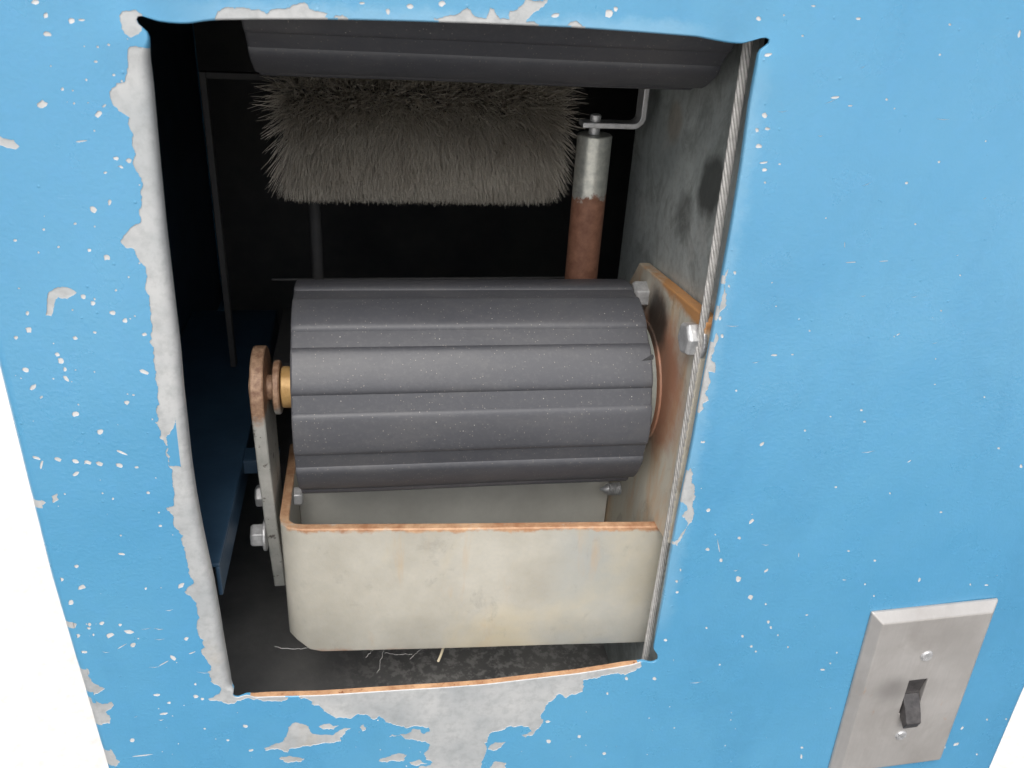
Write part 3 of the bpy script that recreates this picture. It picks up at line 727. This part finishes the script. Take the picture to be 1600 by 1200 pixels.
link('bushing', *lathe((-43.6, *AX), (1, 0, 0), [(0, 9.4), (.5, 10.0), (2.4, 10.0), (8.2, 9.6), (8.3, 5)], 40), BRASS, lo, smooth=True, auto=35)
a0 = 0.0
for _ in range(8):
    yt = AX[0] - RR * cos(a0); dt = un(1010, 557, yt)[1]; a0 = math.asin((dt - AX[1]) / RR)
V = []
for X, da, rr in ((124.3, -.022, RR + .1), (124.3, .030, RR + .1), (118.5, .040, RR + .05), (124.3, .0, RR + 1.1), (121.5, .022, RR + .8)):
    V.append(W(X, AX[0] - rr * cos(a0 + da), AX[1] + rr * sin(a0 + da)))
link('torn_edge', V, [(0, 3, 4, 2), (3, 1, 4), (4, 1, 2), (0, 1, 3), (0, 2, 1)], DKSTEEL, lo)
up = thing('fluted_roller', 'black fluted rubber roller tucked under the top rim of the opening', 'roller', 45, 60, 52)
o = link('rubber_sleeve', *roller_mesh(-40.8, 131.3, 60.5, .5, RR, radians(8)), RUBBER, up); fix_smooth(o)
link('axle', *lathe((-128, 60.5, .5), (1, 0, 0), [(0, 7), (268, 7)], 32), BOLT, up, smooth=True, auto=35)

# ------------------------------------------------------------------ bracket with the hanging arm and the rusty side plate
br = thing('roller_bracket', 'pale metal box bracket with rusty top edge below the lower roller', 'bracket', 45, 60, 335)
# front plate, slightly skewed, bent round the left corner into the side plate
def strap_mesh():
    top = [(141.0, 25.0), (120, 27), (60, 33), (0, 39), (-36, 42.8), (-42, 44.6), (-46.2, 49), (-47.2, 55), (-47.2, 75), (-47.2, 122)]
    V, Fc = [], []
    # path refined
    pts = []
    for i in range(len(top) - 1):
        a, b = Vector(top[i]), Vector(top[i + 1]); k = max(1, int((b - a).length / 6))
        for j in range(k): pts.append(a.lerp(b, j / k))
    pts.append(Vector(top[-1]))
    th = 4.6
    n = len(pts)
    nn = []
    for i in range(n):
        t = (pts[min(i + 1, n - 1)] - pts[max(i - 1, 0)]).normalized(); nn.append(Vector((-t.y, t.x)))
    # inward normal: for the first segment (going left) inward is +y
    if nn[0].y < 0: nn = [-q for q in nn]
    for i in range(n):
        p, q = pts[i], pts[i] + nn[i] * th
        X = p.x
        dtop = 250.3 + (141 - X) * .028 if X > -47 else 255.6
        dbot = 326.5 + (141 - X) * .045
        if X < -28:
            dbot -= 0 if X > -34 else min(9, (-34 - X) * .9)
        wv = .5 * noise.noise(Vector((X * .02, p.y * .02, 1)))
        V += [W(p.x, p.y + wv, dtop), W(q.x, q.y + wv, dtop), W(q.x, q.y + wv, dbot), W(p.x, p.y + wv, dbot)]
    for i in range(n - 1):
        for s in range(4):
            Fc.append((i * 4 + s, (i + 1) * 4 + s, (i + 1) * 4 + (s + 1) % 4, i * 4 + (s + 1) % 4))
    Fc += [(0, 1, 2, 3), tuple((n - 1) * 4 + k for k in range(4))]
    return V, Fc
o = link('front_plate', *strap_mesh(), STRAP, br, bevel=.7, seg=3); o['label'] = 'pale stained plate with orange rust along its top edge'
fix_smooth(o, 35)
GREYP = mat_simple('grey_back_plate', (.58, .57, .52), (.70, .69, .63), .55, 0, 30, .0004)
link('back_plate', *box(-42.5, 134, 104, 108, 225, 322), GREYP, br, bevel=.5)
# rusty side plate against the wall
poly = [(104, 143), (12, 133.5), (10, 136), (10, 249), (31, 252), (31, 328), (118, 330), (118, 160)]
o = link('side_plate', *prism_x(poly, 134.6, 140.4), RPLATE, br, bevel=.8); o['label'] = 'rust streaked plate bolted to the right wall'
hexbolt(134.6, 88, 154, -1, 12, 7.5, parent=br, rot=.2, washer=False)
hexbolt(134.6, 18, 146, -1, 13, 5.5, parent=br, rot=.5, washer=True)
link('bearing_flange', *lathe((134.6, *AX), (-1, 0, 0), [(0, 31.5), (.8, 31.2), (1.2, 30)], 64), RPLATE, br, smooth=True, auto=35)
link('bearing_ring', *lathe((132.6, *AX), (-1, 0, 0), [(0, 30), (3.0, 29.6), (4.0, 28), (4.6, 25), (4.6, 6)], 64), PALE, br, smooth=True, auto=35)
# threaded stud
X1, d1 = un(958, 767, 84); st_prof = [(0, 3.6)]
t = 0
while t < 6.5:
    st_prof += [(t + .3, 3.7), (t + .8, 3.1)]; t += 1.0
st_prof += [(7.2, 3.2), (11.5, .4), (11.6, 0.0)]
link('stud', *lathe((134.4, 86, d1), (-1, 0, 0), st_prof, 24), BOLT, br, smooth=True, auto=60)
# arm: flat bar with rounded head round the axle
poly = [(AX[0] - 20 * cos(t), AX[1] - 20 * sin(t)) for t in [i * pi / 20 for i in range(21)]] + [(97, 260), (98, 316), (78, 319.5), (74, 300), (66, 270), (60, 235)]
o = link('arm', *prism_x(poly, -56.2, -50.2), ARM, br, bevel=.7); o['label'] = 'pitted flat bar with rusty rounded head'
fix_smooth(o, 35)
hexbolt(-57.8, 70, 278, -1, 11, 6.2, parent=br, rot=.15)
hexbolt(-57.8, 82, 262, -1, 10, 4.0, parent=br, rot=.5)
hexbolt(-42.4, 80, 262, 1, 9, 4.5, parent=br, rot=.1, washer=False)
# ------------------------------------------------------------------ guide post on the right
gp = thing('guide_post', 'short grey tube with rusted lower half standing behind the lower roller', 'tube', 109.5, 122, 200)
v, f = lathe((109.5, 122, 83), (0, 0, 1), [(0, 6), (0, 8.1), (.6, 8.6), (120, 8.6)], 40)
link('tube', v, f, PIPE, gp, smooth=True, auto=35)
link('pin', *lathe((109.0, 122, 73.5), (0, 0, 1), [(0, 2.2), (.5, 2.7), (9.4, 2.7)], 20), BOLT, gp, smooth=True, auto=35)
pts = [(101, 122), (126, 122)] 
V, Fc = [], []
# bent flat strap: horizontal leg, radius, vertical leg
path = [(102, 79.4), (127, 79.4)] + [(127 + 6 * sin(t), 73.4 + 6 * cos(t)) for t in [i * pi / 2 / 6 for i in range(1, 7)]] + [(133, 50)]
for i, (X, d) in enumerate(path):
    a = path[max(i - 1, 0)]; b = path[min(i + 1, len(path) - 1)]
    tx, td = b[0] - a[0], b[1] - a[1]; l = sqrt(tx * tx + td * td); nx, nd = td / l, -tx / l
    for yy in (117, 127):
        for s in (0, 2.6): V.append(W(X + nx * s, yy, d + nd * s))
for i in range(len(path) - 1):
    k = i * 4
    for a, b in ((0, 1), (1, 3), (3, 2), (2, 0)): Fc.append((k + a, k + 4 + a, k + 4 + b, k + b))
Fc += [(0, 1, 3, 2), tuple(len(V) - 4 + q for q in (0, 1, 3, 2))]
gbr = link('strap', V, Fc, BOLT, gp, bevel=.4)
link('foot_pad', *box(133.2, 140.9, 116, 128, 44, 54), BOLT, gp, bevel=.4)

# ------------------------------------------------------------------ brush
bs = thing('bristle_brush', 'round brush with dense pale bristles hanging in the dark behind the upper roller', 'brush', 30, 165, 125)
BC = Vector((0, 168, 77)); x0, x1 = -39, 93
link('core', *lathe((x0 + 3, BC.y, BC.z), (1, 0, 0), [(0, 30), (x1 - x0 - 4, 30)], 40), DKSTEEL, bs, smooth=True, auto=35)
V, Fc = [], []
rb = random.Random(3)
NB = 62000
for k in range(NB):
    X = rb.uniform(x0, x1); a = rb.uniform(-2.4, 2.4)      # angle about the axis, 0 towards the camera
    clump = Vector((round(X / 5), round(a / .12), 0))
    cr = noise.noise_vector(clump * 3.37 + Vector((.3, .7, .1)))
    lean = 0
    if X < x0 + 14: lean = -((x0 + 14 - X) / 14) ** 2 * rb.uniform(.0, .6) * (1.2 if a < .1 else .9)
    if X > x1 - 10: lean = ((X - x1 + 10) / 10) * rb.uniform(0, .5)
    dirv = Vector((lean + cr.x * .22 + rb.gauss(0, .16), -cos(a), sin(a)))
    dirv += Vector((0, cr.y * .2 + rb.gauss(0, .14), cr.z * .2 + rb.gauss(0, .14) + .06)); dirv.normalize()
    r0 = 30; L = 22.5 + rb.gauss(0, .5) + cr.x * .4
    p0 = Vector((X, BC.y - r0 * cos(a), BC.z + r0 * sin(a)))
    curl = Vector((rb.gauss(0, 1.0), rb.gauss(0, .7), rb.gauss(0, .7)))
    p1 = p0 + dirv * L * .55 + curl * .3; p2 = p0 + dirv * L + curl
    w = rb.uniform(.12, .2)
    sd_ = dirv.cross(Vector((rb.gauss(0, 1), rb.gauss(0, 1), rb.gauss(0, 1)))).normalized() * w
    b = len(V)
    V += [W(*(p0 - sd_)), W(*(p0 + sd_)), W(*(p1 + sd_)), W(*(p1 - sd_)), W(*(p2 + sd_ * .4)), W(*(p2 - sd_ * .4))]
    Fc += [(b, b + 1, b + 2, b + 3), (b + 3, b + 2, b + 4, b + 5)]
me = bpy.data.meshes.new('bristles'); me.from_pydata([tuple(v) for v in V], [], Fc); me.materials.append(BRIS)
bo = bpy.data.objects.new('bristles', me); COL.objects.link(bo); bo.parent = bs; bo.matrix_parent_inverse = Matrix.Translation(-bs.location)

# ------------------------------------------------------------------ wire rope
ca = Vector((un(1169, 60, 12)[0], 12, un(1169, 60, 12)[1] - 40)); cb = Vector((un(1009, 1030, 12)[0], 12, un(1009, 1030, 12)[1] + 60))
p_a = Vector((un(1165, 78, 12)[0], 12, un(1165, 78, 12)[1])); p_b = Vector((un(1007, 1025, 12)[0], 12, un(1007, 1025, 12)[1]))
dr = (p_b - p_a).normalized(); ca = p_a - dr * 60; cb = p_b + dr * 70
Lc = (cb - ca).length; e1 = dr.orthogonal().normalized(); e2 = dr.cross(e1)
parts = []
nst_ = int(Lc / 1.1)
for s in range(6):
    pts = []
    for i in range(nst_ + 1):
        t = i / nst_; ph = 2 * pi * (t * Lc / 25.0 + s / 6)
        bow = Vector((1.7 * max(0.0, sin(t * pi)) ** 1.5, 0, 0))
        pts.append(ca + dr * (t * Lc) + bow + (e1 * cos(ph) + e2 * sin(ph)) * 1.25)
    parts.append(tube(pts, .65, 7))
parts.append(tube([ca, ca.lerp(cb, .5) + Vector((.9, 0, 0)), cb], .8, 6))
o = link('wire_rope', *merge(*parts), CABLE, smooth=True)
tag(o, 'twisted steel wire rope running down inside the right rim of the opening', 'wire rope')

# ------------------------------------------------------------------ wall switch
XC, DC = 282.2, 348.8
sw = thing('toggle_switch', 'steel wall plate with a black toggle switch, screwed to the blue sheet', 'light switch', XC, 0, DC)
ROT = radians(-2.6)
def S(x, y, d):     # local plate coords -> cabinet coords
    return XC + x * cos(ROT) - d * sin(ROT), y - .35 + warp(XC, DC), DC + x * sin(ROT) + d * cos(ROT)
def ringplate(w, h, y0, y1, bev, slot):
    """bevelled plate with a slot cut through"""
    sx, sy = slot
    o0 = [(-w, -h), (w, -h), (w, h), (-w, h)]; o1 = [(-w + bev, -h + bev), (w - bev, -h + bev), (w - bev, h - bev), (-w + bev, h - bev)]
    s1 = [(-sx, -sy), (sx, -sy), (sx, sy), (-sx, sy)]
    V = []
    for L, y in ((o0, y0), (o0, y0 - 1.0), (o1, y1), (s1, y1), (s1, y0)):
        V += [W(*S(a, y, b)) for a, b in L]
    Fc = []
    for r in range(4):
        for k in range(4): Fc.append((r * 4 + k, r * 4 + (k + 1) % 4, (r + 1) * 4 + (k + 1) % 4, (r + 1) * 4 + k))
    return V, Fc
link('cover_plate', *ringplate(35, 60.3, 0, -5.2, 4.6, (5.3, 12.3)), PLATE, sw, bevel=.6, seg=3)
link('slot_box', *box(*[0] * 6), BLACKP, sw) if False else None
def sbox(x0, x1, y0, y1, d0, d1):
    v = [W(*S(x, y, d)) for x in (x0, x1) for y in (y0, y1) for d in (d0, d1)]
    return v, [(0, 1, 3, 2), (4, 6, 7, 5), (0, 4, 5, 1), (2, 3, 7, 6), (0, 2, 6, 4), (1, 5, 7, 3)]
# collar filling the slot
V = [W(*S(x, y, d)) for x, y, d in ((-5, -1.0, -12), (5, -1.0, -12), (5, -4.6, -12), (-5, -4.6, -12), (-5, -1.0, 12), (5, -1.0, 12), (5, -4.6, 12), (-5, -4.6, 12), (-5, -2.6, -1.5), (5, -2.6, -1.5))]
link('slot_insert', V, [(0, 1, 2, 3), (4, 7, 6, 5), (3, 2, 9, 8), (8, 9, 6, 7), (0, 4, 5, 1), (0, 3, 8), (0, 8, 4), (8, 7, 4), (1, 9, 2), (1, 5, 9), (9, 5, 6)], BLACKP, sw)
# lever leaning down and out
def lever():
    p = [(-4.9, 4.9, -3.0, -.2, 10), (-4.6, 4.6, -7.6, 6.5, 14.6), (-4.3, 4.3, -11.6, 13.6, 19.0)]
    V = []
    for x0, x1, y, da, db in p:
        V += [W(*S(x0, y, da)), W(*S(x1, y, da)), W(*S(x1, y + 1.8, db)), W(*S(x0, y + 1.8, db))]
    Fc = [(0, 1, 2, 3), (8, 9, 10, 11)]
    for r in range(2):
        for k in range(4): Fc.append((r * 4 + k, r * 4 + (k + 1) % 4, (r + 1) * 4 + (k + 1) % 4, (r + 1) * 4 + k))
    return V, Fc
link('lever', *lever(), BLACKP, sw, bevel=.5)
def screw(dd, ang):
    V, Fc = [], []
    R = 3.5; n = 28; ca_, sa_ = cos(ang), sin(ang)
    # two half domes either side of a slot
    parts = []
    for s in (-1, 1):
        pts = []
        for i in range(13):
            th = -pi / 2 + pi * i / 12
            pts.append((max(.45, R * cos(th)) * s, R * sin(th)))
        top = [(a * .78 if abs(a) > .5 else a, b * .78) for a, b in pts]
        v = [W(*S(a * ca_ - b * sa_, -5.0, dd + a * sa_ + b * ca_)) for a, b in pts] + [W(*S(a * ca_ - b * sa_, -6.2, dd + a * sa_ + b * ca_)) for a, b in top]
        m_ = len(pts)
        f = [tuple(range(m_)), tuple(range(m_, 2 * m_))] + [(k, (k + 1) % m_, m_ + (k + 1) % m_, m_ + k) for k in range(m_)]
        parts.append((v, f))
    parts.append((lambda vf: vf)(([W(*S(R * .98 * cos(2 * pi * k / n), -5.0, dd + R * .98 * sin(2 * pi * k / n))) for k in range(n)] + [W(*S(R * .98 * cos(2 * pi * k / n), -5.45, dd + R * .98 * sin(2 * pi * k / n))) for k in range(n)],
                 [tuple(range(n)), tuple(range(n, 2 * n))] + [(k, (k + 1) % n, n + (k + 1) % n, n + k) for k in range(n)])))
    v, f = merge(*parts)
    return link('screw', v, f, BOLT, sw)
screw(-30, .9); screw(30, 2.2)

# ------------------------------------------------------------------ bits of debris
X1, d1 = un(684, 1028, 44); X2, d2 = un(693, 1011, 44)
st = link('straw', *tube([(X1, 41.5, d1), ((X1 + X2) / 2, 42.5, (d1 + d2) / 2 + .4), (X2, 44, d2)], .75, 8), STRAW)
tag(st, 'short dry straw stuck under the bottom edge of the bracket', 'straw')
parts = []
rw = random.Random(5)
for (ua, va), (ub, vb), sag in (((520, 1010), (660, 1007), 12), ((570, 1028), (590, 1008), 1), ((640, 1030), (665, 1005), 2), ((600, 1020), (645, 1022), 3), ((590, 1052), (600, 1008), 3), ((430, 1010), (500, 1008), 9)):
    A = Vector((un(ua, va, 46)[0], 46, un(ua, va, 46)[1])); B = Vector((un(ub, vb, 48)[0], 48, un(ub, vb, 48)[1]))
    pts = [A.lerp(B, i / 12) + Vector((rw.gauss(0, .3), 0, sag * .25 * sin(pi * i / 12) + rw.gauss(0, .2))) for i in range(13)]
    parts.append(tube(pts, .14, 5))
wb = link('cobweb', *merge(*parts), WEBM)
tag(wb, 'few thin cobweb threads sagging beneath the bracket', 'cobweb')
